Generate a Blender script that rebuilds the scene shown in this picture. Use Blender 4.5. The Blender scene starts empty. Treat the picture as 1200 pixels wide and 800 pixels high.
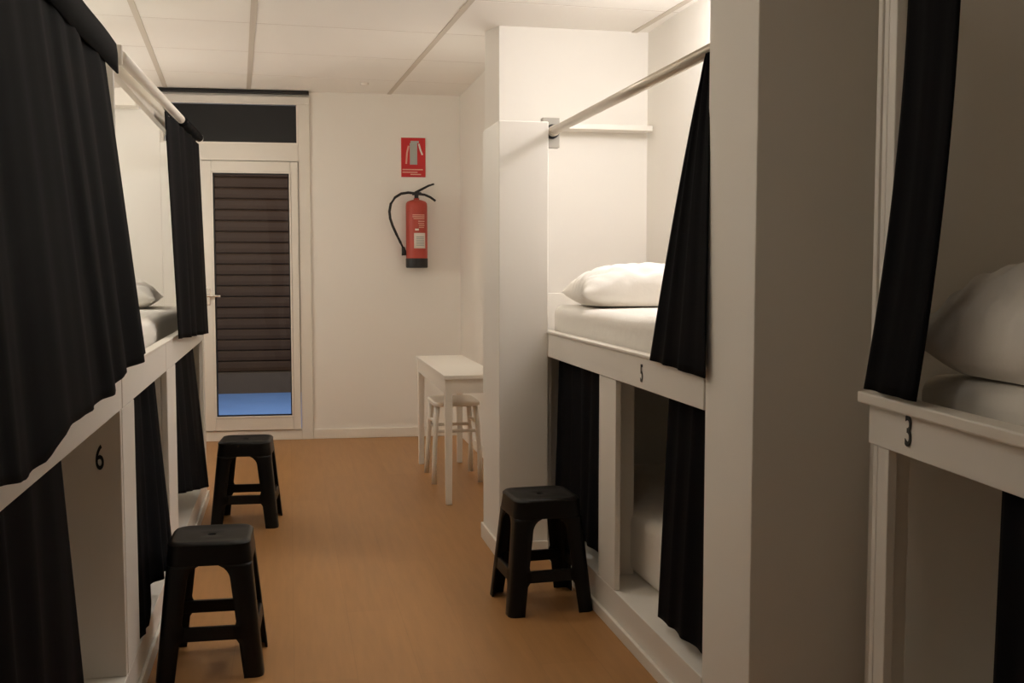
import bpy, bmesh, math, random
from math import sin, cos, pi, radians, sqrt
from mathutils import Vector, Matrix
random.seed(7)
C = bpy.context.scene.collection
S = bpy.context.scene

# ---------------------------------------------------------------- camera
cam = bpy.data.objects.new('camera', bpy.data.cameras.new('camera')); C.objects.link(cam)
FPX = 1250.0
cam.data.sensor_width = 36.0
cam.data.lens = FPX / 1200.0 * 36.0
PITCH = math.atan(87 / FPX)
YAW = math.atan(262 / (FPX / cos(PITCH)))
cam.location = (0, 0, 1.25)
cam.rotation_euler = (pi / 2 - PITCH, 0, -YAW)
cam.data.clip_start = 0.05
S.camera = cam

# ---------------------------------------------------------------- world, light, exposure
w = bpy.data.worlds.new('world'); S.world = w; w.use_nodes = True
w.node_tree.nodes['Background'].inputs[0].default_value = (0.25, 0.3, 0.45, 1)
w.node_tree.nodes['Background'].inputs[1].default_value = 0.01
S.view_settings.view_transform = 'Standard'
S.view_settings.look = 'None'
S.view_settings.exposure = 0.0
S.view_settings.gamma = 1.0
S.view_settings.use_curve_mapping = False
S.cycles.max_bounces = 16; S.cycles.diffuse_bounces = 10
LAMP_BUNK = 27.0       # watts of the wall lamp over bunk 5
FILL_NEAR = 0.7        # watts of the ceiling fill added near the camera
FILL_AISLE = 4.0      # watts of the ceiling fill added over the aisle
FILL_STRIP = 8.5      # watts of the upward strip added on the left bunks for ambient fill
FILL_YARD = 85.0  # watts of the light added in the yard
FILL_LEFT = 14.0       # watts of the unseen fill added beyond the left bunks
FILL_NOOK = 5.0       # watts of the unseen fill added in the table nook
LAMP_READ = 8.0       # watts of the reading lamp in the far left bunk

def lamp(name, kind, loc, energy, color, **kw):
    l = bpy.data.lights.new(name, kind); l.energy = energy; l.color = color
    for k, v in kw.items(): setattr(l, k, v)
    o = bpy.data.objects.new(name, l); C.objects.link(o); o.location = loc
    return o
WARM = (1.0, 0.945, 0.855)
wl = lamp('wall_lamp_light', 'POINT', (1.78, 4.15, 2.24), LAMP_BUNK, (1.0, 0.96, 0.96), shadow_soft_size=0.10)
al2 = lamp('near_ceiling_fill_light', 'AREA', (-0.05, 1.15, 2.425), FILL_NEAR, WARM, shape='DISK', size=0.34)  # added fill for the near bunks, out of view
al = lamp('ceiling_fill_light', 'AREA', (0.15, 4.35, 2.425), FILL_AISLE, WARM, shape='DISK', size=0.34)  # added weak fill for the aisle floor, out of view
yl = lamp('yard_fill_light', 'AREA', (-0.2, 8.35, 2.75), FILL_YARD, (1.0, 0.95, 0.95), shape='DISK', size=0.3)  # added light without a fixture, brightens ground and slats behind the door
yl.rotation_euler = (radians(35), 0, 0)
ul = lamp('strip_fill_light', 'AREA', (-0.98, 2.75, 2.0), FILL_STRIP, WARM, shape='RECTANGLE', size=0.09, size_y=2.3)  # added, bounces off the ceiling as soft ambient
ul.rotation_euler = (pi, 0, 0)
ll = lamp('side_wall_fill_light', 'POINT', (-1.13, 6.75, 1.50), FILL_LEFT, WARM, shadow_soft_size=0.13)  # added to lift the end wall and far ceiling
nl = lamp('nook_fill_light', 'POINT', (1.15, 5.88, 1.62), FILL_NOOK, WARM, shadow_soft_size=0.08)  # added to even out the right part of the end wall
rl = lamp('reading_lamp_light', 'POINT', (-1.17, 4.95, 1.74), LAMP_READ, WARM, shadow_soft_size=0.04)

# ---------------------------------------------------------------- materials
def mat(name, col, rough=0.6, metal=0.0, noise=None, bump=None, spec=None, sheen=None):
    m = bpy.data.materials.new(name); m.use_nodes = True
    nt = m.node_tree; b = nt.nodes['Principled BSDF']
    b.inputs['Base Color'].default_value = (*col, 1)
    b.inputs['Roughness'].default_value = rough
    b.inputs['Metallic'].default_value = metal
    if spec is not None: b.inputs['Specular IOR Level'].default_value = spec
    if sheen: b.inputs['Sheen Weight'].default_value = sheen; b.inputs['Sheen Roughness'].default_value = 0.4
    tc = nt.nodes.new('ShaderNodeTexCoord')
    if noise:
        sc, amt = noise
        n = nt.nodes.new('ShaderNodeTexNoise'); n.inputs['Scale'].default_value = sc; n.inputs['Detail'].default_value = 4
        r = nt.nodes.new('ShaderNodeMix'); r.data_type = 'RGBA'
        r.inputs['A'].default_value = (*[c * (1 - amt) for c in col], 1)
        r.inputs['B'].default_value = (*[min(1, c * (1 + amt)) for c in col], 1)
        nt.links.new(tc.outputs['Object'], n.inputs['Vector'])
        nt.links.new(n.outputs['Fac'], r.inputs['Factor'])
        nt.links.new(r.outputs['Result'], b.inputs['Base Color'])
    if bump:
        sc, st, di = bump
        n = nt.nodes.new('ShaderNodeTexNoise'); n.inputs['Scale'].default_value = sc; n.inputs['Detail'].default_value = 5
        bp = nt.nodes.new('ShaderNodeBump'); bp.inputs['Strength'].default_value = st; bp.inputs['Distance'].default_value = di
        nt.links.new(tc.outputs['Object'], n.inputs['Vector'])
        nt.links.new(n.outputs['Fac'], bp.inputs['Height'])
        nt.links.new(bp.outputs['Normal'], b.inputs['Normal'])
    return m

M = {}
M['wall'] = mat('wall_paint', (0.83, 0.805, 0.755), 0.75, noise=(1.5, 0.015), bump=(60, 0.08, 0.002))
M['white'] = mat('white_board', (0.81, 0.785, 0.735), 0.42, noise=(3, 0.012), bump=(25, 0.05, 0.002))
M['trim'] = mat('white_trim', (0.82, 0.78, 0.71), 0.4)
M['tile'] = mat('ceiling_tile', (0.86, 0.83, 0.78), 0.9, noise=(2, 0.02), bump=(180, 0.12, 0.002))
M['tbar'] = mat('ceiling_grid', (0.60, 0.54, 0.46), 0.6)
M['seam'] = mat('ceiling_seam', (0.50, 0.44, 0.37), 0.9)
M['fabric'] = mat('black_fabric', (0.0045, 0.0045, 0.0055), 0.8, noise=(14, 0.2), bump=(420, 0.25, 0.0008), spec=0.06)
M['plastic'] = mat('black_plastic', (0.006, 0.0055, 0.0045), 0.4, bump=(300, 0.05, 0.0005), spec=0.22)
M['black'] = mat('black_matt', (0.006, 0.006, 0.006), 0.5)
M['digit'] = mat('black_lettering', (0.01, 0.01, 0.01), 0.5)
M['linen'] = mat('white_linen', (0.83, 0.80, 0.75), 0.85, noise=(6, 0.015), bump=(22, 0.35, 0.006))
M['rod'] = mat('brushed_rod', (0.66, 0.60, 0.51), 0.36, metal=0.55)
M['rodw'] = mat('white_rod', (0.84, 0.80, 0.73), 0.35)
M['plate'] = mat('bracket_metal', (0.34, 0.32, 0.28), 0.5)
M['chrome'] = mat('handle_metal', (0.75, 0.72, 0.66), 0.25, metal=0.9)
M['upvc'] = mat('door_frame_white', (0.76, 0.725, 0.66), 0.4)
M['red'] = mat('red_enamel', (0.42, 0.05, 0.03), 0.45)
M['signred'] = mat('sign_red', (0.55, 0.012, 0.014), 0.5)
M['signwhite'] = mat('sign_white', (0.75, 0.70, 0.64), 0.5)
M['signgrey'] = mat('sign_grey', (0.40, 0.42, 0.40), 0.5)
M['signpink'] = mat('sign_pink', (0.72, 0.38, 0.30), 0.5)
M['slat'] = mat('shutter_slat', (0.052, 0.024, 0.009), 0.75, noise=(5, 0.2))
M['concrete'] = mat('step_concrete', (0.11, 0.08, 0.055), 0.9, noise=(8, 0.15))
M['blue'] = mat('blue_ground', (0.17, 0.33, 0.70), 0.7, noise=(3, 0.12))
M['dark'] = mat('dark_render', (0.012, 0.009, 0.005), 0.9)
M['table'] = mat('white_lacquer', (0.82, 0.78, 0.71), 0.35)

def glass(name):
    m = bpy.data.materials.new(name); m.use_nodes = True; nt = m.node_tree
    for n in list(nt.nodes): nt.nodes.remove(n)
    o = nt.nodes.new('ShaderNodeOutputMaterial'); t = nt.nodes.new('ShaderNodeBsdfTransparent')
    t.inputs[0].default_value = (0.86, 0.86, 0.84, 1)
    g = nt.nodes.new('ShaderNodeBsdfGlossy'); g.inputs['Roughness'].default_value = 0.03
    f = nt.nodes.new('ShaderNodeFresnel'); f.inputs[0].default_value = 1.22
    x = nt.nodes.new('ShaderNodeMixShader')
    nt.links.new(f.outputs[0], x.inputs[0]); nt.links.new(t.outputs[0], x.inputs[1]); nt.links.new(g.outputs[0], x.inputs[2])
    nt.links.new(x.outputs[0], o.inputs[0])
    return m
M['glass'] = glass('window_glass')

def emis(name, col, st):
    m = bpy.data.materials.new(name); m.use_nodes = True; b = m.node_tree.nodes['Principled BSDF']
    b.inputs['Base Color'].default_value = (*col, 1)
    b.inputs['Emission Color'].default_value = (*col, 1); b.inputs['Emission Strength'].default_value = st
    return m
M['glow'] = emis('lamp_diffuser', (1.0, 0.9, 0.75), 4.0)

def floor_mat():
    m = bpy.data.materials.new('oak_laminate'); m.use_nodes = True; nt = m.node_tree; b = nt.nodes['Principled BSDF']
    tc = nt.nodes.new('ShaderNodeTexCoord')
    mp = nt.nodes.new('ShaderNodeMapping'); mp.inputs['Rotation'].default_value = (0, 0, pi / 2)
    nt.links.new(tc.outputs['Object'], mp.inputs['Vector'])
    br = nt.nodes.new('ShaderNodeTexBrick')
    br.inputs['Color1'].default_value = (0.385, 0.192, 0.066, 1); br.inputs['Color2'].default_value = (0.415, 0.210, 0.074, 1)
    br.inputs['Mortar'].default_value = (0.355, 0.175, 0.061, 1)
    br.inputs['Scale'].default_value = 1.0; br.inputs['Mortar Size'].default_value = 0.0012
    br.inputs['Brick Width'].default_value = 1.28; br.inputs['Row Height'].default_value = 0.19
    nt.links.new(mp.outputs[0], br.inputs['Vector'])
    mp2 = nt.nodes.new('ShaderNodeMapping'); mp2.inputs['Scale'].default_value = (16, 1.3, 1)
    nt.links.new(tc.outputs['Object'], mp2.inputs['Vector'])
    n = nt.nodes.new('ShaderNodeTexNoise'); n.inputs['Scale'].default_value = 2.2; n.inputs['Detail'].default_value = 6; n.inputs['Roughness'].default_value = 0.6
    nt.links.new(mp2.outputs[0], n.inputs['Vector'])
    mr = nt.nodes.new('ShaderNodeMapRange'); mr.inputs[3].default_value = 0.82; mr.inputs[4].default_value = 1.16
    nt.links.new(n.outputs['Fac'], mr.inputs[0])
    mu = nt.nodes.new('ShaderNodeVectorMath'); mu.operation = 'MULTIPLY'
    nt.links.new(br.outputs['Color'], mu.inputs[0]); nt.links.new(mr.outputs[0], mu.inputs[1])
    nt.links.new(mu.outputs[0], b.inputs['Base Color'])
    b.inputs['Roughness'].default_value = 0.42
    b.inputs['Specular IOR Level'].default_value = 0.4
    return m
M['floor'] = floor_mat()

# ---------------------------------------------------------------- helpers
def obj(name, bm, m, parent=None, smooth=False, bevel=0, solid=0, loc=None, rotz=0):
    me = bpy.data.meshes.new(name); bmesh.ops.recalc_face_normals(bm, faces=bm.faces[:]); bm.to_mesh(me); bm.free()
    o = bpy.data.objects.new(name, me); C.objects.link(o)
    for mm in (m if isinstance(m, (list, tuple)) else [m]): me.materials.append(mm)
    if smooth:
        for p in me.polygons: p.use_smooth = True
    if solid:
        s = o.modifiers.new('thickness', 'SOLIDIFY'); s.thickness = solid; s.offset = 0
    if bevel:
        s = o.modifiers.new('bevel', 'BEVEL'); s.width = bevel; s.segments = 2; s.limit_method = 'ANGLE'; s.angle_limit = radians(40)
    if parent: o.parent = parent
    if loc: o.location = loc
    if rotz: o.rotation_euler = (0, 0, rotz)
    return o

def bx(bm, x0, x1, y0, y1, z0, z1, mtx=None):
    vs = [bm.verts.new((x, y, z)) for x in (x0, x1) for y in (y0, y1) for z in (z0, z1)]
    for f in ((0, 1, 3, 2), (4, 6, 7, 5), (0, 4, 5, 1), (2, 3, 7, 6), (0, 2, 6, 4), (1, 5, 7, 3)):
        bm.faces.new([vs[i] for i in f])
    if mtx: bmesh.ops.transform(bm, matrix=mtx, verts=vs)
    return vs

def boxo(name, b, m, parent=None, bevel=0.002, **kw):
    bm = bmesh.new()
    for q in (b if isinstance(b, list) else [b]): bx(bm, *q)
    return obj(name, bm, m, parent, bevel=bevel, **kw)

def tube(bm, pts, r, n=12, cap=True):
    pts = [Vector(p) for p in pts]; rings = []
    up = Vector((0, 0, 1))
    for i, p in enumerate(pts):
        t = (pts[min(i + 1, len(pts) - 1)] - pts[max(i - 1, 0)]).normalized()
        a = t.cross(up if abs(t.z) < 0.9 else Vector((0, 1, 0))).normalized(); b = t.cross(a).normalized()
        rr = r[i] if isinstance(r, (list, tuple)) else r
        rings.append([bm.verts.new(p + a * rr * cos(2 * pi * k / n) + b * rr * sin(2 * pi * k / n)) for k in range(n)])
    for i in range(len(rings) - 1):
        for k in range(n): bm.faces.new((rings[i][k], rings[i][(k + 1) % n], rings[i + 1][(k + 1) % n], rings[i + 1][k]))
    if cap:
        bm.faces.new(rings[0]); bm.faces.new(rings[-1][::-1])

def lathe(bm, prof, n=32, c=(0, 0, 0)):
    rings = []
    for r, z in prof:
        rings.append([bm.verts.new((c[0] + r * cos(2 * pi * k / n), c[1] + r * sin(2 * pi * k / n), c[2] + z)) for k in range(n)])
    for i in range(len(rings) - 1):
        for k in range(n): bm.faces.new((rings[i][k], rings[i][(k + 1) % n], rings[i + 1][(k + 1) % n], rings[i + 1][k]))
    bm.faces.new(rings[0]); bm.faces.new(rings[-1])

def empty(name, loc=(0, 0, 0), rotz=0):
    o = bpy.data.objects.new(name, None); C.objects.link(o); o.location = loc; o.rotation_euler = (0, 0, rotz)
    o.empty_display_size = 0.1
    return o
def tag(o, label=None, cat=None, group=None, kind=None):
    if label: o['label'] = label
    if cat: o['category'] = cat
    if group: o['group'] = group
    if kind: o['kind'] = kind
    return o
def struct(name, b, m, bevel=0, **kw):
    return tag(boxo(name, b, m, bevel=bevel, **kw), kind='structure')

def text_mesh(name, txt, size, m, parent, mtx, cond=0.62, bold=0.012):
    cu = bpy.data.curves.new(name, 'FONT'); cu.body = txt; cu.size = size; cu.extrude = 0.0008; cu.offset = bold * size
    cu.align_x = 'CENTER'; cu.align_y = 'CENTER'
    t = bpy.data.objects.new(name + '_tmp', cu); C.objects.link(t)
    dg = bpy.context.evaluated_depsgraph_get()
    me = bpy.data.meshes.new_from_object(t.evaluated_get(dg)); bpy.data.objects.remove(t)
    # centre on its own box, then condense
    xs = [v.co.x for v in me.vertices]; ys = [v.co.y for v in me.vertices]
    cx, cy = (min(xs) + max(xs)) / 2, (min(ys) + max(ys)) / 2
    for v in me.vertices: v.co = Vector(((v.co.x - cx) * cond, v.co.y - cy, v.co.z))
    me.transform(mtx)
    me.materials.clear(); me.materials.append(m)
    o = bpy.data.objects.new(name, me); C.objects.link(o); o.parent = parent
    return o
def facing(loc, xdir, zdir=(0, 0, 1)):
    """text plane: x along xdir, y along zdir"""
    x = Vector(xdir).normalized(); y = Vector(zdir).normalized(); n = x.cross(y)
    mt = Matrix((x, y, n)).transposed().to_4x4(); mt.translation = Vector(loc)
    return mt

# ================================================================ STRUCTURE
CEIL = 2.5
BA = -radians(3.0)                      # the end wall runs slightly askew
BO = Vector((0.116, 7.868, 0))
XW_L, XW_R = -1.30, 1.90
struct('floor', (-1.6, 2.2, -1.4, 8.2, -0.05, 0.0), M['floor'])
struct('wall_left', (-1.42, XW_L, -1.4, 8.1, 0, CEIL + 0.05), M['wall'])
struct('wall_right', (XW_R, XW_R + 0.12, -1.4, 5.6, 0, CEIL + 0.05), M['wall'])
struct('wall_front', (-1.42, 2.1, -1.5, -1.4, 0, CEIL + 0.05), M['wall'])
struct('wall_nook', (1.245, 1.36, 5.60, 8.0, 0, CEIL + 0.05), M['wall'])

# full height partitions
bm = bmesh.new()
vs = [(1.088, 5.53), (2.02, 5.53), (2.02, 5.70), (1.04, 5.685)]
lo = [bm.verts.new((x, y, 0)) for x, y in vs]; hi = [bm.verts.new((x, y, CEIL + .05)) for x, y in vs]
bm.faces.new(lo); bm.faces.new(hi)
for i in range(4): bm.faces.new((lo[i], lo[(i + 1) % 4], hi[(i + 1) % 4], hi[i]))
tag(obj('wall_partition_far', bm, M['wall'], bevel=0.003), kind='structure')
struct('wall_partition_near', (1.086, XW_R + .05, 2.37, 2.67, 0, CEIL + 0.05), M['wall'], bevel=0.003)

# low boxed-in end of the bunk row with its skirting
struct('wall_low_partition', (0.868, 1.082, 4.42, 4.80, 0, 1.862), M['wall'], bevel=0.004)
struct('wall_low_return', (1.045, 1.082, 4.80, 5.53, 0, 1.862), M['wall'], bevel=0.002)
bm = bmesh.new(); bx(bm, 0.858, 1.082, 4.41, 4.42, 0, 0.072); bx(bm, 0.858, 0.868, 4.42, 4.80, 0, 0.072)
bx(bm, 0.858, 1.04, 4.80, 4.81, 0, 0.072)
tag(obj('baseboard_partition', bm, M['trim'], bevel=0.003), kind='structure')

# end wall around the door opening (local frame: x along wall, y outwards)
def bw(name, boxes, m, **kw):
    return struct(name, boxes, m, loc=BO, rotz=BA, **kw)
OX0, OX1, OZ = -1.02, 0.045, 2.462
bw('wall_back', [(-1.55, OX0, 0, 0.14, 0, CEIL + .05), (OX1, 1.35, 0, 0.14, 0, CEIL + .05), (OX0, OX1, 0, 0.14, OZ, CEIL + .05)], M['wall'])
bw('baseboard_back', (OX1, 1.13, -0.014, 0, 0, 0.07), M['trim'], bevel=0.003)
struct('baseboard_nook', (1.231, 1.245, 5.72, 7.80, 0, 0.07), M['trim'], bevel=0.003)

# ceiling: base slab, tiles, grid
struct('ceiling', (-1.6, 2.2, -1.5, 8.2, CEIL + 0.012, CEIL + 0.08), M['tile'])
TA = radians(2.6)
T2 = Vector((-0.196, 6.5))               # a point on the second main bar
ex = Vector((cos(TA), sin(TA) * 0.75)); ey = Vector((-sin(TA), cos(TA)))
def cp(u, v): return T2 + Vector((1, 0.045)) * u + ey * v
us = [-1.53, -0.5625, 0.0, 0.985, 1.97, 2.4]
rows = [0.745 - k * 0.755 for k in range(0, 12)]      # along the room
bm = bmesh.new()
def quadslab(bm, p, z0, z1):
    a = [bm.verts.new((q.x, q.y, z0)) for q in p]; b = [bm.verts.new((q.x, q.y, z1)) for q in p]
    bm.faces.new(a); bm.faces.new(b)
    for i in range(4): bm.faces.new((a[i], a[(i + 1) % 4], b[(i + 1) % 4], b[i]))
vv = [1.7] + rows
for i in range(len(us) - 1):
    for j in range(len(vv) - 1):
        g = 0.0035; h = 0.014
        p = [cp(us[i] + h, vv[j + 1] + g), cp(us[i + 1] - h, vv[j + 1] + g), cp(us[i + 1] - h, vv[j] - g), cp(us[i] + h, vv[j] - g)]
        quadslab(bm, p, CEIL, CEIL + 0.02)
tag(obj('ceiling_tiles', bm, M['tile'], bevel=0.002), kind='structure')
for k, u in enumerate(us[1:-1]):
    bm = bmesh.new(); quadslab(bm, [cp(u - .015, -8), cp(u + .015, -8), cp(u + .015, 1.7), cp(u - .015, 1.7)], CEIL - 0.004, CEIL + 0.015)
    tag(obj(f'trim_{k + 1}', bm, M['tbar']), kind='structure')

bm = bmesh.new()
for v in rows:
    quadslab(bm, [cp(us[0], v - .004), cp(us[-1], v - .004), cp(us[-1], v + .004), cp(us[0], v + .004)], CEIL + 0.001, CEIL + 0.010)
tag(obj('trim_ceiling_joints', bm, M['seam']), kind='structure')

# black curtain track above the door
o = boxo('curtain_track', (-1.02, 0.045, -0.06, -0.012, 2.474, 2.497), M['black'], loc=BO, rotz=BA)
tag(o, 'slim black track on the ceiling line above the glazed door', 'track')

# smoke detector
bm = bmesh.new(); lathe(bm, [(0.0, 0), (0.018, 0.0), (0.026, 0.004), (0.028, 0.012), (0.028, 0.018)], 24, (0.526, 7.42, CEIL - 0.016))
tag(obj('smoke_detector', bm, M['trim'], smooth=True), 'small round white detector on the ceiling tiles near the end wall', 'detector')

# ---------------------------------------------------------------- door with transom
door = empty('door_1', BO, BA); tag(door, kind='structure')
F = M['upvc']
def dpart(name, boxes, m, parent=door, bevel=0.003): return boxo(name, boxes, m, parent, bevel)
# outer frame: head, jambs, sill, transom bar, side panel
dpart('door_frame', [(OX0, OX1, -0.02, 0.07, 2.408, OZ), (OX0, -0.96, -0.02, 0.07, 0, 2.408), (-0.036, OX1, -0.02, 0.07, 0, 2.408),
                     (-0.96, -0.036, -0.02, 0.07, 2.005, 2.128), (-0.96, -0.036, -0.02, 0.07, 0, 0.072), (-0.80, -0.735, -0.02, 0.07, 0.072, 2.005)], F)
dpart('side_panel', (-0.96, -0.80, 0.0, 0.05, 0.072, 2.005), F)
dpart('glazing_bead', [(-0.96, -0.036, -0.026, -0.018, 2.402, 2.412), (-0.96, -0.036, -0.026, -0.018, 2.122, 2.134),
                       (-0.046, -0.034, -0.026, -0.018, 2.134, 2.402)], M['trim'], bevel=0.002)
dpart('transom_glass', (-0.96, -0.036, 0.02, 0.026, 2.128, 2.408), M['glass'], bevel=0)
lx0, lx1 = -0.735, -0.036
leaf = dpart('door_leaf', [(lx0 + .004, -0.640, -0.035, 0.03, 0.076, 2.0), (-0.092, lx1 - .004, -0.035, 0.03, 0.076, 2.0),
                           (-0.640, -0.092, -0.035, 0.03, 1.925, 2.0), (-0.640, -0.092, -0.035, 0.03, 0.076, 0.170)], F, bevel=0.005)
dpart('door_glass', (-0.640, -0.092, -0.004, 0.004, 0.170, 1.925), M['glass'], leaf, bevel=0)
dpart('door_bead', [(-0.640, -0.630, -0.041, -0.035, 0.170, 1.925), (-0.102, -0.092, -0.041, -0.035, 0.170, 1.925),
                    (-0.640, -0.092, -0.041, -0.035, 1.915, 1.925), (-0.640, -0.092, -0.041, -0.035, 0.170, 0.180)], M['trim'], leaf, bevel=0.001)
dpart('door_gasket', [(-0.630, -0.622, -0.033, -0.006, 0.18, 1.915), (-0.110, -0.102, -0.033, -0.006, 0.18, 1.915), (-0.63, -0.102, -0.033, -0.006, 0.18, 0.188),
                      (-0.63, -0.102, -0.033, -0.006, 1.907, 1.915)], M['black'], leaf, bevel=0)
bm = bmesh.new(); bx(bm, -0.690, -0.662, -0.043, -0.035, 0.98, 1.10)
tube(bm, [(-0.676, -0.043, 1.048), (-0.676, -0.085, 1.048)], 0.009)
tube(bm, [(-0.684, -0.085, 1.048), (-0.640, -0.087, 1.048), (-0.585, -0.085, 1.045)], 0.0085)
obj('door_handle', bm, M['chrome'], leaf, bevel=0.002)

# outside: small yard with blue ground, kerb and brown slatted shutter
struct('floor_yard', (-3.6, 3.2, 8.05, 11.2, -0.06, 0.0), M['blue'])
struct('wall_yard_left', (-3.7, -3.6, 8.05, 11.3, 0, 4), M['dark']); struct('wall_yard_right', (3.2, 3.3, 8.05, 11.3, 0, 4), M['dark'])
struct('wall_yard_far', (-3.7, 3.3, 11.16, 11.3, 0, 4.0), M['dark'])
struct('ceiling_yard', (-3.7, 3.3, 8.05, 11.3, 4.0, 4.05), M['dark'])
sh = empty('roller_shutter', (-1.0, 11.0, 0)); tag(sh, 'brown horizontal slat shutter seen through the glass door', 'shutter')
bm = bmesh.new()
zz = 0.2
while zz < 2.3:
    a = [bm.verts.new(p) for p in ((-1.5, -0.012, zz), (1.5, -0.012, zz), (1.5, 0.0, zz + .02), (-1.5, 0, zz + .02))]
    prof = [(0.0, 0.0), (-0.012, 0.010), (-0.016, 0.045), (-0.012, 0.090), (0.0, 0.104), (0.012, 0.104), (0.012, 0.0)]
    l = [bm.verts.new((-1.5, y, zz + z)) for y, z in prof]; r = [bm.verts.new((1.5, y, zz + z)) for y, z in prof]
    bm.verts.remove(a[0]); bm.verts.remove(a[1]); bm.verts.remove(a[2]); bm.verts.remove(a[3])
    for i in range(len(prof)): bm.faces.new((l[i], l[(i + 1) % 7], r[(i + 1) % 7], r[i]))
    bm.faces.new(l); bm.faces.new(r[::-1])
    zz += 0.108
obj('slat_curtain', bm, M['slat'], sh)
boxo('guide_rail', (-1.56, -1.5, -0.05, 0.05, 0.2, 2.8), M['dark'], sh); boxo('guide_rail', (1.5, 1.56, -0.05, 0.05, 0.2, 2.8), M['dark'], sh)
boxo('shutter_box', (-1.56, 1.56, -0.05, 0.12, 2.40, 3.9), M['dark'], sh)
struct('trim_yard_step', (-3.6, 3.2, 10.85, 11.15, 0, 0.2), M['concrete'])

# ================================================================ LAMPS (their housings)
t = empty('wall_lamp', (XW_R, 4.15, 2.24)); tag(t, 'white bulkhead lamp on the side wall above the bunk numbered 5', 'lamp')
boxo('back_plate', (-0.02, 0, -0.09, 0.09, -0.06, 0.06), M['trim'], t)
boxo('lamp_bracket', (-0.045, -0.02, -0.02, 0.02, -0.015, 0.015), M['trim'], t)
bm = bmesh.new(); lathe(bm, [(0.02, 0.0), (0.024, 0.012), (0.022, 0.025), (0.012, 0.034)], 20, (-0.05, 0, -0.017)); obj('diffuser', bm, M['glow'], t, smooth=True)
for nm_, lb_, lc_, rz_ in (('side_wall_fill', 'added fill lamp, unseen, on the left wall beyond the left bunks', (XW_L, 6.75, 1.50), 0), ('nook_wall_fill', 'added fill lamp, unseen, in the nook behind the far partition', (1.15, 5.70, 1.62), pi / 2)):  # housings for the added fills at the far end
    t = empty(nm_, lc_, rz_); tag(t, lb_, 'lamp')
    boxo('back_plate', (0.001, 0.015, -0.06, 0.06, -0.08, 0.08), M['trim'], t)
    bm = bmesh.new(); lathe(bm, [(.02, -.06), (.026, -.04), (.026, .04), (.02, .06)], 20, (.036, 0, 0)); obj('diffuser', bm, M['glow'], t, smooth=True)
t = empty('strip_fill', (-0.98, 2.75, 1.86)); tag(t, 'added long fill strip, unseen, lying on top of the left bunks', 'lamp')  # housing for the added ambient strip
boxo('lamp_housing', (-.06, .06, -1.2, 1.2, 0, .115), M['trim'], t)
boxo('diffuser', (-.045, .045, -1.15, 1.15, .116, .122), M['glow'], t)
boxo('lamp_foot', (-.08, .08, .20, .30, -.03, -.001), M['trim'], t)
t = empty('reading_lamp', (XW_L, 4.95, 1.74)); tag(t, 'small white reading lamp inside the far left bunk', 'lamp')
boxo('back_plate', (0, 0.015, -0.04, 0.04, -0.04, 0.04), M['trim'], t)
bm = bmesh.new(); tube(bm, [(0.015, 0, 0), (0.06, 0, 0.0)], [.012, .03], 16); obj('lamp_shade', bm, M['trim'], t)
for lc_, lb_ in (((0.15, 4.35, CEIL), 'added round fill lamp, out of view, over the aisle between the right bunk 5 and the left bunks'), ((-0.05, 1.15, CEIL), 'added round fill lamp, out of view, nearest the camera')):  # housings for the two added ceiling fills
    t = empty('ceiling_fill', lc_); tag(t, lb_, 'lamp')
    bm = bmesh.new(); lathe(bm, [(0.20, 0.0), (0.205, -0.03), (0.19, -0.045), (0.185, -0.045), (0.185, 0.0)], 40); obj('rim', bm, M['trim'], t)
    bm = bmesh.new(); lathe(bm, [(0.18, -0.02), (0.18, -0.045), (0.175, -0.05), (0.02, -0.056)], 40); obj('diffuser', bm, M['glow'], t, smooth=True)

# ================================================================ BUNKS
RZ0, RZ1, SILL = 0.868, 0.968, 0.135

# ---- far left bunk (behind panel 6), aisle plane x = -0.446
XL = -0.446
def stub(name, x0, x1, y0, y1, z0, z1, p, m=None): return boxo(name, (x0, x1, y0, y1, z0, z1), m or M['white'], p, 0.0025)
b1 = empty('bunk_bed', (XL, 3.0, 0))
tag(b1, 'white two-tier bunk on the left, farther one, reaching towards the glazed door', 'bunk bed')
def P(o, name, b, m=None, bevel=0.0025):          # world-coordinate box parented to empty o
    x, y, z = o.location; q = (b[0] - x, b[1] - x, b[2] - y, b[3] - y, b[4] - z, b[5] - z)
    return boxo(name, q, m or M['white'], o, bevel)
P(b1, 'side_rail', (XL - .022, XL, 3.036, 4.090, RZ0, RZ1)); P(b1, 'side_rail', (XL - .022, XL, 4.102, 5.90, RZ0, RZ1))
P(b1, 'rail_cap', (XL - .03, XL + .004, 3.036, 5.90, RZ1 + .001, RZ1 + .010), M['trim'])
P(b1, 'bed_base', (XW_L + .02, XL - .024, 3.05, 5.88, 0.90, 0.925))
P(b1, 'post', (XL - .022, XL, 3.022, 3.25, SILL, RZ0 - .001)); P(b1, 'post', (XL - .022, XL, 4.11, 4.41, SILL, RZ0 - .001))
P(b1, 'post', (XL - .022, XL, 5.80, 5.90, SILL, RZ0 - .001))
P(b1, 'stub_panel', (XL - .13, XL - .023, 4.11, 4.13, SILL, RZ0 - .001))
P(b1, 'plinth', (XW_L + .02, XL, 3.022, 5.90, 0.0, SILL)); P(b1, 'kickboard', (XL + .001, XL + .012, 3.022, 5.91, 0.0, 0.05), M['trim'])
boxo('end_panel', [(XW_L + .02 - XL, -.20, 2.87, 2.90, RZ1, 2.16), (-.20, -.024, 2.87, 2.90, RZ1, 1.90)], M['white'], b1, 0.0025); 
P(b1, 'end_panel', (XW_L + .02, XL - .024, 5.87, 5.90, SILL, 0.87))
P(b1, 'end_shelf', (XW_L + .02, XL - .30, 5.74, 5.868, 2.065, 2.15), M['trim'])
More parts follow.
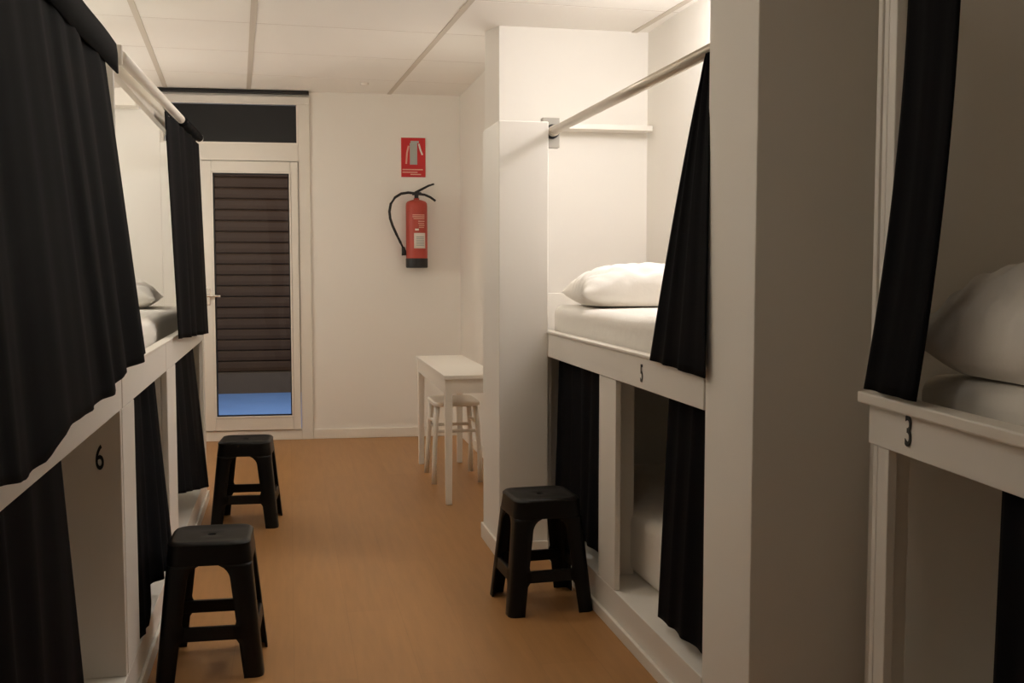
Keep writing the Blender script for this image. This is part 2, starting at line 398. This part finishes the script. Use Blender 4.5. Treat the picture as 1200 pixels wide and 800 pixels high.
P(b1, 'header_board', (XL - .045, XL - .022, 3.022, 5.868, 1.795, 1.865), M['trim'])
P(b1, 'end_post', (XL - .02, XL + .002, 5.87, 5.90, RZ1 + .01, 1.86))
def rod(parent, a, b, r, m, name='curtain_rod', cap=True):
    bm = bmesh.new(); o = parent.location; a = Vector(a) - o; b = Vector(b) - o
    d = (b - a).normalized()
    if cap: pts = [a, a + d * .004, b - d * .012, b - d * .004, b]; rr = [r * .8, r, r, r * .85, r * .4]
    else: pts = [a, b]; rr = r
    tube(bm, pts, rr, 20); return obj(name, bm, m, parent, smooth=True)
rod(b1, (XL + .014, 3.06, 1.812), (XL + .014, 4.72, 1.868), 0.017, M['rodw'])
P(b1, 'rod_bracket', (XL - .01, XL + .022, 3.023, 3.040, 1.785, 1.838), M['trim'])

# ---- near left bunk
b0 = empty('bunk_bed', (XL, 1.0, 0))
tag(b0, 'white two-tier bunk on the left, nearest, with a panel numbered 6 beneath', 'bunk bed')
P(b0, 'side_rail', (XL - .022, XL, 0.6, 3.020, RZ0, RZ1)); P(b0, 'rail_cap', (XL - .03, XL + .004, 0.6, 3.020, RZ1 + .001, RZ1 + .010), M['trim'])
P(b0, 'bed_base', (XW_L + .02, XL - .024, 0.6, 2.99, 0.90, 0.925))
ep = P(b0, 'end_panel', (XW_L + .02, XL - .002, 3.0, 3.020, SILL, RZ0 - .001))
P(b0, 'end_panel', (XW_L + .02, XL + .002, 3.0, 3.020, RZ1 + .011, 1.83))
text_mesh('number_six', '6', 0.095, M['digit'], ep, facing(Vector((-0.503, 2.999, 0.742)) - b0.location, (1, 0, 0)), cond=0.50, bold=0.010)
P(b0, 'plinth', (XW_L + .02, XL, 0.6, 3.020, 0.0, SILL)); P(b0, 'kickboard', (XL + .001, XL + .012, 0.6, 3.020, 0.0, 0.05), M['trim'])
rod(b0, (XL + .004, 0.65, 1.80), (XL + .004, 2.995, 1.80), 0.009, M['rodw'])
P(b0, 'end_panel', (XW_L + .02, XL - .002, 0.58, 0.60, 0, 1.95))

# ---- right bunk 5, aisle plane x = 1.086
XR = 1.086
b5 = empty('bunk_bed', (XR, 3.6, 0))
tag(b5, 'white two-tier bunk on the right with a 5 on its rail, between the two partitions', 'bunk bed')
rail5 = P(b5, 'side_rail', (XR - .004, XR + .020, 2.672, 4.60, RZ0, RZ1)); P(b5, 'rail_cap', (XR - .010, XR + .028, 2.672, 4.60, RZ1 + .001, RZ1 + .011), M['trim'])
text_mesh('number_five', '5', 0.079, M['digit'], rail5, facing(Vector((XR - .006, 3.180, 0.918)) - b5.location, (0, -1, 0)), cond=0.62, bold=0.010)
P(b5, 'bed_base', (XR + .022, XW_R - .002, 2.69, 4.60, 0.90, 0.925))
P(b5, 'post', (XR, XR + .02, 3.467, 3.645, SILL, RZ0 - .001)); P(b5, 'stub_panel', (XR + .0, XR + .128, 3.647, 3.665, SILL, RZ0 - .001))
P(b5, 'post', (XR, XR + .02, 4.455, 4.60, SILL, RZ0 - .001)); P(b5, 'end_panel', (XR + .022, XW_R - .002, 4.58, 4.60, SILL, 0.899))
P(b5, 'plinth', (XR, XW_R - .002, 2.672, 4.60, 0.0, SILL)); P(b5, 'kickboard', (XR - .014, XR - .001, 2.672, 4.405, 0.0, 0.04), M['trim'])
P(b5, 'headboard', (XR + .024, XW_R - .002, 4.605, 4.63, 0.135, 1.135)); 
P(b5, 'end_post', (XR - .002, XR + .022, 4.565, 4.60, RZ1 + .012, 1.862))
P(b5, 'rod_bracket', (XR - .006, XR + .070, 4.520, 4.560, 1.765, 1.893), M['plate'])
bm = bmesh.new(); tube(bm, [(0.034, 0.905, 1.832), (0.034, 0.918, 1.832)], 0.031, 24); obj('rod_socket', bm, M['black'], b5)
rod(b5, (XR + .034, 2.672, 1.832), (XR + .034, 4.50, 1.832), 0.0185, M['rod'], cap=False)
bm = bmesh.new(); tube(bm, [(0.034, 0.86, 1.832), (0.034, 0.900, 1.832)], 0.0225, 24); obj('rod_collar', bm, M['rod'], b5)

# wall shelf at the far end of bunk 5
o = tag(boxo('wall_shelf', (1.28, 1.885, 5.40, 5.528, 1.965, 1.992), M['trim']), 'white ledge across the far wall behind the bunk numbered 5', 'shelf')

# ---- right bunk 3, turned five degrees
O3 = Vector((1.238, 2.10, 0)); A3 = radians(5)
# local frame: +x into bunk, +y away from camera
b3 = empty('bunk_bed', O3, -A3)
tag(b3, 'white two-tier bunk at the right edge with a 3 on its rail', 'bunk bed')
def L(name, b, m=None, bevel=0.0025): return boxo(name, b, m or M['white'], b3, bevel)
rail3 = L('side_rail', (-0.004, .020, -2.0, 0.0, RZ0, 0.968)); L('rail_cap', (-0.022, .030, -2.0, 0.022, 0.955, 0.980), M['trim'], 0.004)
text_mesh('number_three', '3', 0.088, M['digit'], rail3, facing((-0.006, -0.180, 0.921), (0, -1, 0)), cond=0.72, bold=0.010)
L('bed_base', (.022, .60, -2.0, 0.0, 0.90, 0.925)); L('top_board', (.115, .64, 0.001, 0.168, 0.866, 0.885)); L('post', (0.0, 0.02, -0.087, -0.038, SILL, RZ0 - .001))
L('stub_panel', (0.0, 0.075, -0.036, -0.016, SILL, RZ0 - .001)); L('post', (0.0, 0.02, -1.2, -1.0, SILL, RZ0 - .001))
L('plinth', (0, .60, -2.0, 0.0, 0, SILL)); L('floor_board', (.09, .60, 0.001, 0.168, 0, SILL)); L('kickboard', (-.014, -.001, -2.0, 0.0, 0, 0.04), M['trim'])
L('end_post', (0.0, 0.02, -0.078, -0.044, 0.981, 1.95)); L('stub_panel', (0.0, 0.055, -0.042, -0.022, 0.981, 1.95))
L('end_panel', (0.09, .64, 0.17, 0.19, SILL, 0.865)); L('end_panel', (0.02, .66, 0.03, 0.05, 0.926, 2.3))
bm = bmesh.new(); tube(bm, [(-.012, -0.05, 1.87), (-.012, -1.98, 1.87)], 0.0165, 20); obj('curtain_rod', bm, M['rod'], b3, smooth=True)
L('rod_bracket', (-.03, -.001, -0.078, -0.045, 1.82, 1.92), M['rodw'])

# ================================================================ CURTAINS
def curtain(label, ta, tb, ba, bb, folds=6, at=0.008, ab=0.016, hem=None, side=(1, 0, 0), seed=0, belly=0.0, nv=36, group=None, phase=0.3, ease=1.0, header=None, thick=0.003):
    rnd = random.Random(seed)
    ta, tb, ba, bb = map(Vector, (ta, tb, ba, bb)); nrm = Vector(side)
    nu = folds * 10 + 1
    k2 = [rnd.uniform(0, 6.28) for _ in range(6)]
    org = (ta + tb) / 2
    bm = bmesh.new(); grid = []
    for j in range(nv + 1):
        v = j / nv; row = []
        for i in range(nu):
            u = i / (nu - 1)
            uu = u + 0.018 * sin(9 * u + k2[0]) * v + 0.012 * sin(17 * u + k2[4])
            uu = min(1, max(0, uu)) if 0 < i < nu - 1 else u
            top = ta.lerp(tb, uu); bot = ba.lerp(bb, uu)
            if hem: bot.z = hem(u)
            p = top.lerp(bot, v)
            e = v ** ease
            xy = top.lerp(bot, e); p.x, p.y = xy.x, xy.y
            am = at + (ab - at) * v
            ph = 2 * pi * folds * u + phase + 0.9 * sin(2.2 * v + k2[1]) * (0.4 + u)
            wv = sin(ph) * (0.65 + 0.35 * sin(5 * u + k2[2])) + 0.35 * sin(0.53 * ph + k2[3] + v * 1.4)
            wv += 0.12 * sin(2.3 * ph + k2[5])
            fade = 0.25 + 0.75 * min(1, min(u, 1 - u) * 12)
            p = p + nrm * (am * wv * fade + belly * sin(pi * v) )
            row.append(bm.verts.new(p - org))
        grid.append(row)
    for j in range(nv):
        for i in range(nu - 1): bm.faces.new((grid[j][i], grid[j][i + 1], grid[j + 1][i + 1], grid[j + 1][i]))
    root = None
    if header is None:
        o = obj('curtain', bm, M['fabric'], smooth=True, solid=thick, loc=org); tag(o, label, 'curtain', group); root = o
    else:
        root = empty('curtain', org); tag(root, label, 'curtain', group)
        obj('curtain_cloth', bm, M['fabric'], root, smooth=True, solid=thick)
        header(root, org)
    return root

# upper left, nearest: large, hangs over the rail, with a folded valance
def hemA(u):
    y = 0.9 + 1.93 * u
    pts = [(0.9, .97), (1.43, .975), (1.66, .950), (1.76, .955), (1.86, .985), (2.05, .985), (2.30, .992), (2.47, 1.015), (2.7, 1.022), (2.85, 1.034)]
    for a, b in zip(pts, pts[1:]):
        if a[0] <= y <= b[0]: return a[1] + (b[1] - a[1]) * (y - a[0]) / (b[0] - a[0])
    return pts[-1][1]
def valA(root, org):
    bm = bmesh.new(); n = 80; rows_ = []
    for j, (dx, dz) in enumerate([(0.004, 0.002), (0.020, -0.004), (0.023, -0.03), (0.023, -0.080)]):
        rows_.append([bm.verts.new(Vector((XL + dx + 0.0012 * sin(i * .35 + j), 0.7 + 2.24 * i / n, 1.826 + dz - (0.030 * (1 - i / n) + .0015 * sin(i * .22) if j > 1 else 0.0))) - org) for i in range(n + 1)])
    for j in range(3):
        for i in range(n): bm.faces.new((rows_[j][i], rows_[j][i + 1], rows_[j + 1][i + 1], rows_[j + 1][i]))
    obj('valance', bm, M['fabric'], root, smooth=True, solid=0.004)
curtain('large black curtain at the upper left, drawn, under a folded valance', (-.432, .9, 1.79), (-.432, 2.76, 1.79), (-.37, .9, .96), (-.357, 2.83, 1.03),
        folds=9, at=.005, ab=.012, hem=hemA, seed=3, header=valA, nv=50)
# lower left, nearest
curtain('black curtain at the lower left, hanging beside the panel numbered 6', (-.49, .9, .895), (-.485, 2.40, .895), (-.475, .9, .16), (-.475, 2.58, .16), folds=8, at=.006, ab=.013, seed=5)
# upper left, farther
def sleeve(root, org):
    bm = bmesh.new(); pts = []; rr = []
    for i in range(16):
        q = i / 15; pts.append(Vector((XL + .014, 4.735 + .90 * q, 1.867 + .034 * q)) - org); rr.append(0.021 + .003 * sin(i * 2.1))
    tube(bm, pts, rr, 16); obj('rod_sleeve', bm, M['fabric'], root, smooth=True)
    bm = bmesh.new(); lathe(bm, [(0.004, -0.02), (0.016, -0.015), (0.020, 0), (0.016, 0.015), (0.004, 0.02)], 16, Vector((XL + .014, 5.665, 1.902)) - org)
    obj('finial', bm, M['rodw'], root, smooth=True)
curtain('black curtain at the upper left, gathered near the glazed door', (-.432, 4.10, 1.815), (-.432, 5.60, 1.865), (-.420, 4.32, .972), (-.392, 5.45, .925), folds=5, at=.007, ab=.013, seed=11, header=sleeve)
# lower left pair
def hemB(u): return 0.145 if u < .28 else (0.145 + (u - .28) / .08 * .11 if u < .36 else .255 - .03 * (u - .36))
curtain('black curtain under the left rail, just past the panel numbered 6', (-.486, 3.40, .895), (-.486, 4.04, .895), (-.452, 3.265, .145), (-.400, 3.76, .24), folds=4, at=.008, ab=.014, hem=hemB, seed=13)
curtain('black curtain under the left rail, farthest, billowing beside the glazed door', (-.490, 4.36, .895), (-.486, 5.62, .895), (-.455, 4.36, .35), (-.385, 5.17, .215), folds=5, at=.006, ab=.010, seed=17)
# bunk 5
curtain('narrow black curtain on the metal rod above the rail numbered 5', (XR + .008, 2.674, 1.815), (XR + .008, 2.71, 1.815), (XR - .018, 2.628, .965), (XR - .018, 3.06, .965), folds=3, at=.006, ab=.007, seed=19, side=(-1, 0, 0), ease=0.85,
        hem=lambda u: .970 - .012 * (1 - u))
curtain('black curtain under the rail numbered 5, behind the black stool', (XR + .036, 3.66, .895), (XR + .040, 4.395, .895), (XR + .028, 3.69, .185), (XR + .028, 4.42, .185), folds=5, at=.006, ab=.008, seed=23, side=(-1, 0, 0))
curtain('black curtain under the rail numbered 5, against the near partition', (XR + .034, 2.69, .895), (XR + .034, 3.03, .895), (XR + .026, 2.69, .18), (XR + .024, 3.09, .166), folds=3, at=.005, ab=.006, seed=29, side=(-1, 0, 0))
# bunk 3 (in its own frame)
def W3(x, y, z): v = Matrix.Rotation(-A3, 4, 'Z') @ Vector((x, y, z)); return (v.x + O3.x, v.y + O3.y, z)
n3 = (-cos(A3), sin(A3), 0)
curtain('straight black curtain hanging above the rail numbered 3', W3(-.006, -.335, 1.86), W3(-.006, -.140, 1.86), W3(-.03, -.255, .985), W3(-.03, -.030, .985), folds=2, at=.004, ab=.006, seed=31, side=n3, ease=1.9,
        hem=lambda u: .990)
curtain('black curtain under the rail numbered 3 at the right edge', W3(.036, -1.15, .895), W3(.036, -.450, .895), W3(.030, -1.15, .16), W3(.030, -.440, .16), folds=5, at=.006, ab=.010, seed=37, side=n3)

# ================================================================ BEDDING
def mattress(label, loc, size, rotz=0, group=None, r=0.045, soft=0.006, seed=1):
    sx, sy, sz = size; bm = bmesh.new()
    nx, ny, nz = 14, 30, 5
    bmesh.ops.create_cube(bm, size=1.0)
    bmesh.ops.subdivide_edges(bm, edges=bm.edges[:], cuts=15, use_grid_fill=True)
    rn = random.Random(seed); ph = [rn.uniform(0, 6) for _ in range(4)]
    for v in bm.verts:
        x, y, z = v.co.x * sx, v.co.y * sy, v.co.z * sz
        # rounded box
        hx, hy, hz = sx / 2 - r, sy / 2 - r, sz / 2 - r
        # remap the outer ring so the roundness has geometry
        def rm(c, h, s):
            t = c / (s / 2)
            k = 12 / 15 if s > .3 else 9 / 15
            return math.copysign((abs(t) / k) * h if abs(t) < k else h + (abs(t) - k) / (1 - k) * r, t)
        x, y, z = rm(x, hx, sx), rm(y, hy, sy), rm(z, hz, sz)
        c = Vector((max(-hx, min(hx, x)), max(-hy, min(hy, y)), max(-hz, min(hz, z))))
        d = Vector((x, y, z)) - c
        if d.length > 1e-6: d = d.normalized() * r
        p = c + d
        if z > 0: p.z += soft * (sin(5.0 * x + 3 * y + ph[0]) * .5 + sin(9 * y + ph[1]) * .4) * (0.3 + .7 * (z / (sz / 2)))
        p.x += soft * .4 * sin(8 * y + ph[2]) * (1 if abs(x) > hx else 0)
        v.co = p + Vector((0, 0, sz / 2))
    o = obj('mattress', bm, M['linen'], smooth=True, loc=loc, rotz=rotz)
    return tag(o, label, 'mattress', group)

def pillow(label, loc, size, rotz=0, tilt=(0, 0), seed=1, pw=2.6, n=48, crease=1.0):
    sx, sy, sz = size; bm = bmesh.new(); rn = random.Random(seed); ph = [rn.uniform(0, 6) for _ in range(8)]
    top = {}; botm = {}
    for i in range(n + 1):
        for j in range(n + 1):
            u = -1 + 2 * i / n; v = -1 + 2 * j / n
            prof = ((1 - abs(u) ** pw) * (1 - abs(v) ** pw))
            prof = max(prof, 0) ** 0.5
            # pinched sides between pointed corners
            px = u * sx / 2 * (1 - 0.07 * (1 - abs(v) ** 2) * abs(u) ** 6 ); py = v * sy / 2 * (1 - 0.08 * (1 - abs(u) ** 2) * abs(v) ** 6)
            wr = 0.006 * sin(14 * u + 5 * v + ph[0]) * sin(4 * v + ph[1]) + .005 * sin(22 * (u * cos(ph[2]) + v * sin(ph[2])) + ph[3]) + .004 * sin(31 * u * v + ph[4])
            ea = max(abs(u), abs(v)) ** 3
            cr = -.012 * crease * (abs(sin(7.5 * (u + .35 * v * v) + ph[5])) ** 8 + abs(sin(5.5 * (v - .5 * u * u) + ph[6])) ** 10) * (0.25 + ea)
            z = sz * 0.28 + sz * 0.72 * prof + (wr * crease * (0.4 + ea) + cr) * prof
            zb = sz * 0.28 - sz * 0.28 * min(1, prof * 1.6)
            top[i, j] = bm.verts.new((px, py, z))
            if 0 < i < n and 0 < j < n: botm[i, j] = bm.verts.new((px, py, zb))
            else: botm[i, j] = top[i, j]
    for i in range(n):
        for j in range(n):
            bm.faces.new((top[i, j], top[i + 1, j], top[i + 1, j + 1], top[i, j + 1]))
            q = [botm[i, j], botm[i, j + 1], botm[i + 1, j + 1], botm[i + 1, j]]
            if len(set(q)) == 4:
                try: bm.faces.new(q)
                except ValueError: pass
    o = obj('pillow', bm, M['linen'], smooth=True, loc=loc)
    o.rotation_euler = (tilt[0], tilt[1], rotz)
    return tag(o, label, 'pillow')

mattress('white mattress on the upper tier of the bunk numbered 5', (1.50, 3.62, .926), (.74, 1.86, .160), seed=2)
pillow('plump white pillow lying across the bed numbered 5', (1.475, 4.27, 1.092), (.66, .42, .175), rotz=radians(-3), seed=4)
mattress('white mattress on the lower tier beneath the rail numbered 5', (1.545, 3.62, .136), (.68, 1.84, .235), seed=5)
mattress('white mattress at the upper left, behind the left rail', (-.885, 4.46, .926), (.76, 2.76, .130), seed=6)
pillow('small white pillow at the upper left, against the far panel', (-.895, 5.28, 1.064), (.60, .42, .145), rotz=radians(2), seed=8)
c = W3(.385, -1.0, .926)
mattress('white mattress at the right edge, above the rail numbered 3', c, (.62, 1.92, .105), rotz=-A3, seed=9)
c = W3(.345, -.300, 1.036)
pillow('creased white pillow at the right edge, its corner drooping over the mattress', c, (.60, .44, .235), rotz=-A3 + radians(2), seed=21, pw=3.0, crease=1.9)

# ================================================================ BLACK STOOLS
def rsq(w, rc, n=6):
    pts = []
    for q in range(4):
        a0 = q * pi / 2
        cx, cy = (w - rc) * (1 if q in (0, 3) else -1), (w - rc) * (1 if q in (0, 1) else -1)
        for k in range(n + 1):
            a = a0 + pi / 2 * k / n; pts.append((cx + rc * cos(a), cy + rc * sin(a)))
    return pts
SH, SB, ST = 0.415, 0.160, 0.122      # seat height, half width at floor / under the seat
def hw(t): return SB + (ST - SB) * t / (SH - .02)
def make_stool():
    root = empty('stool')
    # seat: rounded slab, slightly dished, skirt going down
    bm = bmesh.new(); rings = []
    prof = [(hw(.345) + .002, .345), (hw(.36) + .002, .36), (hw(.395) + .001, .395), (.124, .406), (.117, .4135), (.108, .4155), (.100, .4125), (.05, .4115), (.014, .4115), (.0125, .406)]
    for wdt, z in prof:
        rc = min(.045, wdt * .38) if wdt > .02 else wdt * .95
        rings.append([bm.verts.new((x, y, z)) for x, y in rsq(wdt, rc)])
    inner = [(.112, .398), (hw(.36) - .005, .36), (hw(.345) - .003, .345)]
    bot = []
    for wdt, z in inner: bot.append([bm.verts.new((x, y, z)) for x, y in rsq(wdt, min(.045, wdt * .38))])
    N = len(rings[0])
    def br(a, b):
        for k in range(N): bm.faces.new((a[k], a[(k + 1) % N], b[(k + 1) % N], b[k]))
    for a, b in zip(rings, rings[1:]): br(a, b)
    bm.faces.new(rings[-1]); bm.faces.new(bot[0])
    for a, b in zip(bot, bot[1:]): br(a, b)
    br(bot[-1], rings[0])
    seat = obj('seat', bm, M['plastic'], root, smooth=True)
    s = seat.modifiers.new('b', 'BEVEL'); s.width = .0015; s.segments = 2; s.limit_method = 'ANGLE'; s.angle_limit = radians(50)
    # legs: L section, arch fillets at the skirt and at the crossbars
    def leg(qx, qy):
        bm = bmesh.new(); g = []
        ts = [0, .006] + [0.02 + .326 * k / 34 for k in range(35)]
        for t in ts:
            w_ = hw(t); wl = .058 + .010 * t / .33
            ins = wl
            r = .045; t1 = .348
            if t > t1 - r: ins += r - sqrt(max(0, r * r - (t - (t1 - r)) ** 2))
            r2 = .012
            for zb, s_ in ((.118, -1), (.160, 1)):
                d = (zb - t) if s_ < 0 else (t - zb)
                if 0 <= d < r2: ins += r2 - sqrt(max(0, r2 * r2 - (r2 - d) ** 2))
                if zb == .118 and .118 < t < .160: ins = max(ins, wl + r2 * .9)
            rc = .026; L_ = []
            for q in (0, .5, 1.0): L_.append((w_, w_ - ins + (ins - rc) * q))
            for k in range(1, 6):
                a = pi / 2 * k / 6; L_.append((w_ - rc + rc * cos(a), w_ - rc + rc * sin(a)))
            for q in (0, .5, 1.0): L_.append((w_ - rc - (ins - rc) * q, w_))
            g.append([bm.verts.new((x * qx, y * qy, t)) for x, y in L_])
        for a, b in zip(g, g[1:]):
            for k in range(len(a) - 1): bm.faces.new((a[k], a[k + 1], b[k + 1], b[k]))
        bmesh.ops.recalc_face_normals(bm, faces=bm.faces[:])
        o = obj('leg', bm, M['plastic'], root, smooth=True)
        s = o.modifiers.new('t', 'SOLIDIFY'); s.thickness = .006; s.offset = -1
        # outward normals -> thickness goes inwards
        me = o.data
        c_ = sum((p.normal.x * qx + p.normal.y * qy) for p in me.polygons)
        if c_ < 0: me.flip_normals()
    for qx in (1, -1):
        for qy in (1, -1): leg(qx, qy)
    for q in range(4):
        bm = bmesh.new(); e = .112
        zt, zb = .160, .118
        for z0, z1 in ((zb, zt),):
            o0, o1 = hw(z0), hw(z1); th = .006
            vs = []
            for (z, ww) in ((z0, o0), (z1, o1)):
                vs += [bm.verts.new((-e, ww, z)), bm.verts.new((e, ww, z)), bm.verts.new((e, ww - .016, z)), bm.verts.new((-e, ww - .016, z))]
            a, b = vs[:4], vs[4:]
            bm.faces.new(a); bm.faces.new(b)
            for k in range(4): bm.faces.new((a[k], a[(k + 1) % 4], b[(k + 1) % 4], b[k]))
        bmesh.ops.rotate(bm, verts=bm.verts[:], cent=(0, 0, 0), matrix=Matrix.Rotation(q * pi / 2, 3, 'Z'))
        obj('crossbar', bm, M['plastic'], root, bevel=.003)
    return root
def dup(root, loc, rotz, label):
    r = root.copy(); C.objects.link(r); r.location = loc; r.rotation_euler = (0, 0, rotz); r['label'] = label
    for ch in list(root.children):
        c_ = ch.copy(); C.objects.link(c_); c_.parent = r
    return r
st = make_stool(); st.location = (-.248, 3.435, 0); st.rotation_euler = (0, 0, radians(-1.5))
tag(st, 'black plastic stool on the left, nearest, beside the panel numbered 6', 'stool', 'black plastic stools in the aisle')
dup(st, (-.215, 5.340, 0), radians(-4), 'black plastic stool standing in front of the glazed door')
dup(st, (.905, 3.815, 0), radians(3), 'black plastic stool on the right, by the curtain under the rail numbered 5')

# ================================================================ TABLE AND STOOL BENEATH
t = empty('table', (.93, 6.12, 0)); tag(t, 'narrow white table against the side wall past the low partition', 'table')
boxo('tabletop', (-.145, .155, -.64, .64, .665, .687), M['table'], t, .003)
boxo('apron', [(-.135, -.119, -.60, .60, .590, .665), (.129, .145, -.60, .60, .590, .665), (-.119, .129, -.625, -.609, .590, .665), (-.119, .129, .60, .616, .590, .665)], M['table'], t, .002)
for x, y in ((-.118, -.605), (.128, -.605), (-.118, .585), (.128, .585)):
    bm = bmesh.new(); k = .021; kk = .016
    a = [bm.verts.new((x + sx * k, y + sy * k, .665)) for sx, sy in ((-1, -1), (1, -1), (1, 1), (-1, 1))]
    b = [bm.verts.new((x + sx * kk, y + sy * kk, 0)) for sx, sy in ((-1, -1), (1, -1), (1, 1), (-1, 1))]
    bm.faces.new(a); bm.faces.new(b)
    for i in range(4): bm.faces.new((a[i], a[(i + 1) % 4], b[(i + 1) % 4], b[i]))
    obj('leg', bm, M['table'], t, bevel=.004)
t = empty('wooden_stool', (.945, 6.23, 0)); tag(t, 'white stool with slim bowed legs pushed under the white table', 'stool')
bm = bmesh.new(); rr = []
for wx, z in ((.128, .445), (.138, .452), (.138, .468), (.130, .474)): rr.append([bm.verts.new((x * 1.0, y * 1.25, z)) for x, y in rsq(wx, .04)])
for a, b in zip(rr, rr[1:]):
    for k in range(len(a)): bm.faces.new((a[k], a[(k + 1) % len(a)], b[(k + 1) % len(a)], b[k]))
bm.faces.new(rr[0]); bm.faces.new(rr[-1]); obj('seat', bm, M['table'], t, smooth=False, bevel=.002)
for sx in (-1, 1):
    for sy in (-1, 1):
        bm = bmesh.new(); tube(bm, [(sx * .112, sy * .125, .445), (sx * .122, sy * .138, .34), (sx * .132, sy * .155, .17), (sx * .138 - (.004 if sx > 0 else 0), sy * .172, 0.0)], [.016, .015, .014, .015], 12)
        obj('leg', bm, M['table'], t, smooth=True)
for sx in (-1, 1):
    bm = bmesh.new(); tube(bm, [(sx * .122, -.138, .335), (sx * .118, 0, .350), (sx * .122, .138, .335)], .010, 10); obj('stretcher', bm, M['table'], t, smooth=True)
for sy in (-1, 1):
    bm = bmesh.new(); tube(bm, [(-.122, sy * .138, .300), (.122, sy * .138, .300)], .010, 10); obj('stretcher', bm, M['table'], t, smooth=True)

# ================================================================ EXTINGUISHER AND SIGN on the end wall
def onwall(name, x): return empty(name, BO + Matrix.Rotation(BA, 3, 'Z') @ Vector((x, 0, 0)), BA)
e = onwall('fire_extinguisher', .802); tag(e, 'red fire extinguisher with black hose hung on the end wall', 'fire extinguisher')
Yc = -.092
bm = bmesh.new(); lathe(bm, [(.072, 1.300), (.077, 1.306), (.0775, 1.32), (.0775, 1.690), (.076, 1.708), (.066, 1.722), (.040, 1.732), (.020, 1.736), (.020, 1.746)], 40, (0, Yc, 0)); obj('cylinder_body', bm, M['red'], e, smooth=True)
bm = bmesh.new(); lathe(bm, [(.070, 1.245), (.078, 1.248), (.0795, 1.255), (.0795, 1.312), (.074, 1.318)], 40, (0, Yc, 0)); obj('foot_ring', bm, M['black'], e)
bm = bmesh.new(); tube(bm, [(0, Yc, 1.735), (0, Yc, 1.752), (0, Yc, 1.785)], [.018, .015, .016], 16); bx(bm, -.03, .035, Yc - .014, Yc + .014, 1.768, 1.790); obj('valve', bm, M['black'], e, bevel=.002)
bm = bmesh.new(); tube(bm, [(-.01, Yc, 1.785), (.04, Yc, 1.812), (.09, Yc, 1.838), (.128, Yc, 1.850)], [.010, .009, .008, .007], 10); obj('lever', bm, M['black'], e, smooth=True)
bm = bmesh.new(); tube(bm, [(0, Yc, 1.780), (.06, Yc, 1.772), (.10, Yc, 1.755), (.138, Yc, 1.728)], [.010, .009, .009, .008], 10); obj('handle', bm, M['black'], e, smooth=True)
hp = [(-.02, 1.782), (-.06, 1.786), (-.11, 1.778), (-.155, 1.750), (-.185, 1.705), (-.195, 1.650), (-.190, 1.600), (-.172, 1.545), (-.145, 1.485), (-.118, 1.430), (-.094, 1.380)]
bm = bmesh.new(); tube(bm, [(x, Yc - .005, z) for x, z in hp], .0095, 12); hose = obj('hose', bm, M['black'], e, smooth=True)
bm = bmesh.new(); tube(bm, [(-.098, Yc - .004, 1.395), (-.092, Yc - .003, 1.362), (-.090, Yc - .003, 1.335)], [.011, .017, .020], 12); obj('nozzle', bm, M['black'], hose, smooth=True)
bm = bmesh.new(); bx(bm, -.02, .02, Yc + .07, 0, 1.60, 1.66); obj('wall_bracket', bm, M['black'], e)
# curved labels wrapped on the cylinder, turned slightly to the right
def wrap(name, z0, z1, a0, a1, m, r=.0783):
    bm = bmesh.new(); n = 14; A = []; B = []
    for k in range(n + 1):
        a = radians(a0 + (a1 - a0) * k / n); A.append(bm.verts.new((r * sin(a), Yc - r * cos(a), z0))); B.append(bm.verts.new((r * sin(a), Yc - r * cos(a), z1)))
    for k in range(n): bm.faces.new((A[k], A[k + 1], B[k + 1], B[k]))
    return obj(name, bm, m, e, smooth=True, solid=.0006)
wrap('paper_label', 1.385, 1.495, -18, 47, M['signwhite'])
for k in range(6): wrap('label_line', 1.404 + k * .012, 1.410 + k * .012, -6, 38, M['signgrey'], .0791)
for k, (z, a0, a1) in enumerate([(1.62, -25, 42), (1.607, -25, 42), (1.594, -20, 42), (1.575, 5, 42), (1.560, 5, 40), (1.546, 8, 42), (1.532, 8, 38)]):
    wrap('label_line', z, z + .007, a0, a1, M['signpink'], .0789)
wrap('label_line', 1.512, 1.526, -12, 8, M['signwhite'], .0789)

s_ = onwall('fire_sign', .787); tag(s_, 'red sign with a pale extinguisher picture above the fire extinguisher', 'sign')
boxo('sign_plate', (-.088, .088, -.006, -.001, 1.905, 2.188), M['signred'], s_, .001)
bm = bmesh.new(); bx(bm, -.026, .028, -.0085, -.006, 1.995, 2.150); bx(bm, -.020, .040, -.0085, -.006, 2.150, 2.166); obj('extinguisher_picture', bm, M['signgrey'], s_, bevel=.001)
def strip(pts, wd, m, name):
    bm = bmesh.new()
    for (x0, z0), (x1, z1) in zip(pts, pts[1:]):
        d = Vector((x1 - x0, 0, z1 - z0)).normalized(); n = Vector((-d.z, 0, d.x)) * wd / 2
        q = [Vector((x0, -.0072, z0)) - n, Vector((x1, -.0072, z1)) - n, Vector((x1, -.0072, z1)) + n, Vector((x0, -.0072, z0)) + n]
        a = [bm.verts.new(p) for p in q]; b = [bm.verts.new(p + Vector((0, .0012, 0))) for p in q]
        bm.faces.new(a); bm.faces.new(b)
        for i in range(4): bm.faces.new((a[i], a[(i + 1) % 4], b[(i + 1) % 4], b[i]))
    obj(name, bm, m, s_)
strip([(.040, 2.145), (.052, 2.100), (.066, 2.065)], .012, M['signwhite'], 'picture_horn')
strip([(-.034, 2.130), (-.046, 2.080), (-.052, 2.000)], .012, M['signpink'], 'picture_hose')
for x0, x1, z in ((-.080, .068, 1.955), (-.080, .030, 1.936), (-.022, .055, 1.920)):
    boxo('sign_line', (x0, x1, -.0078, -.006, z, z + .008), M['signpink'], s_, 0)
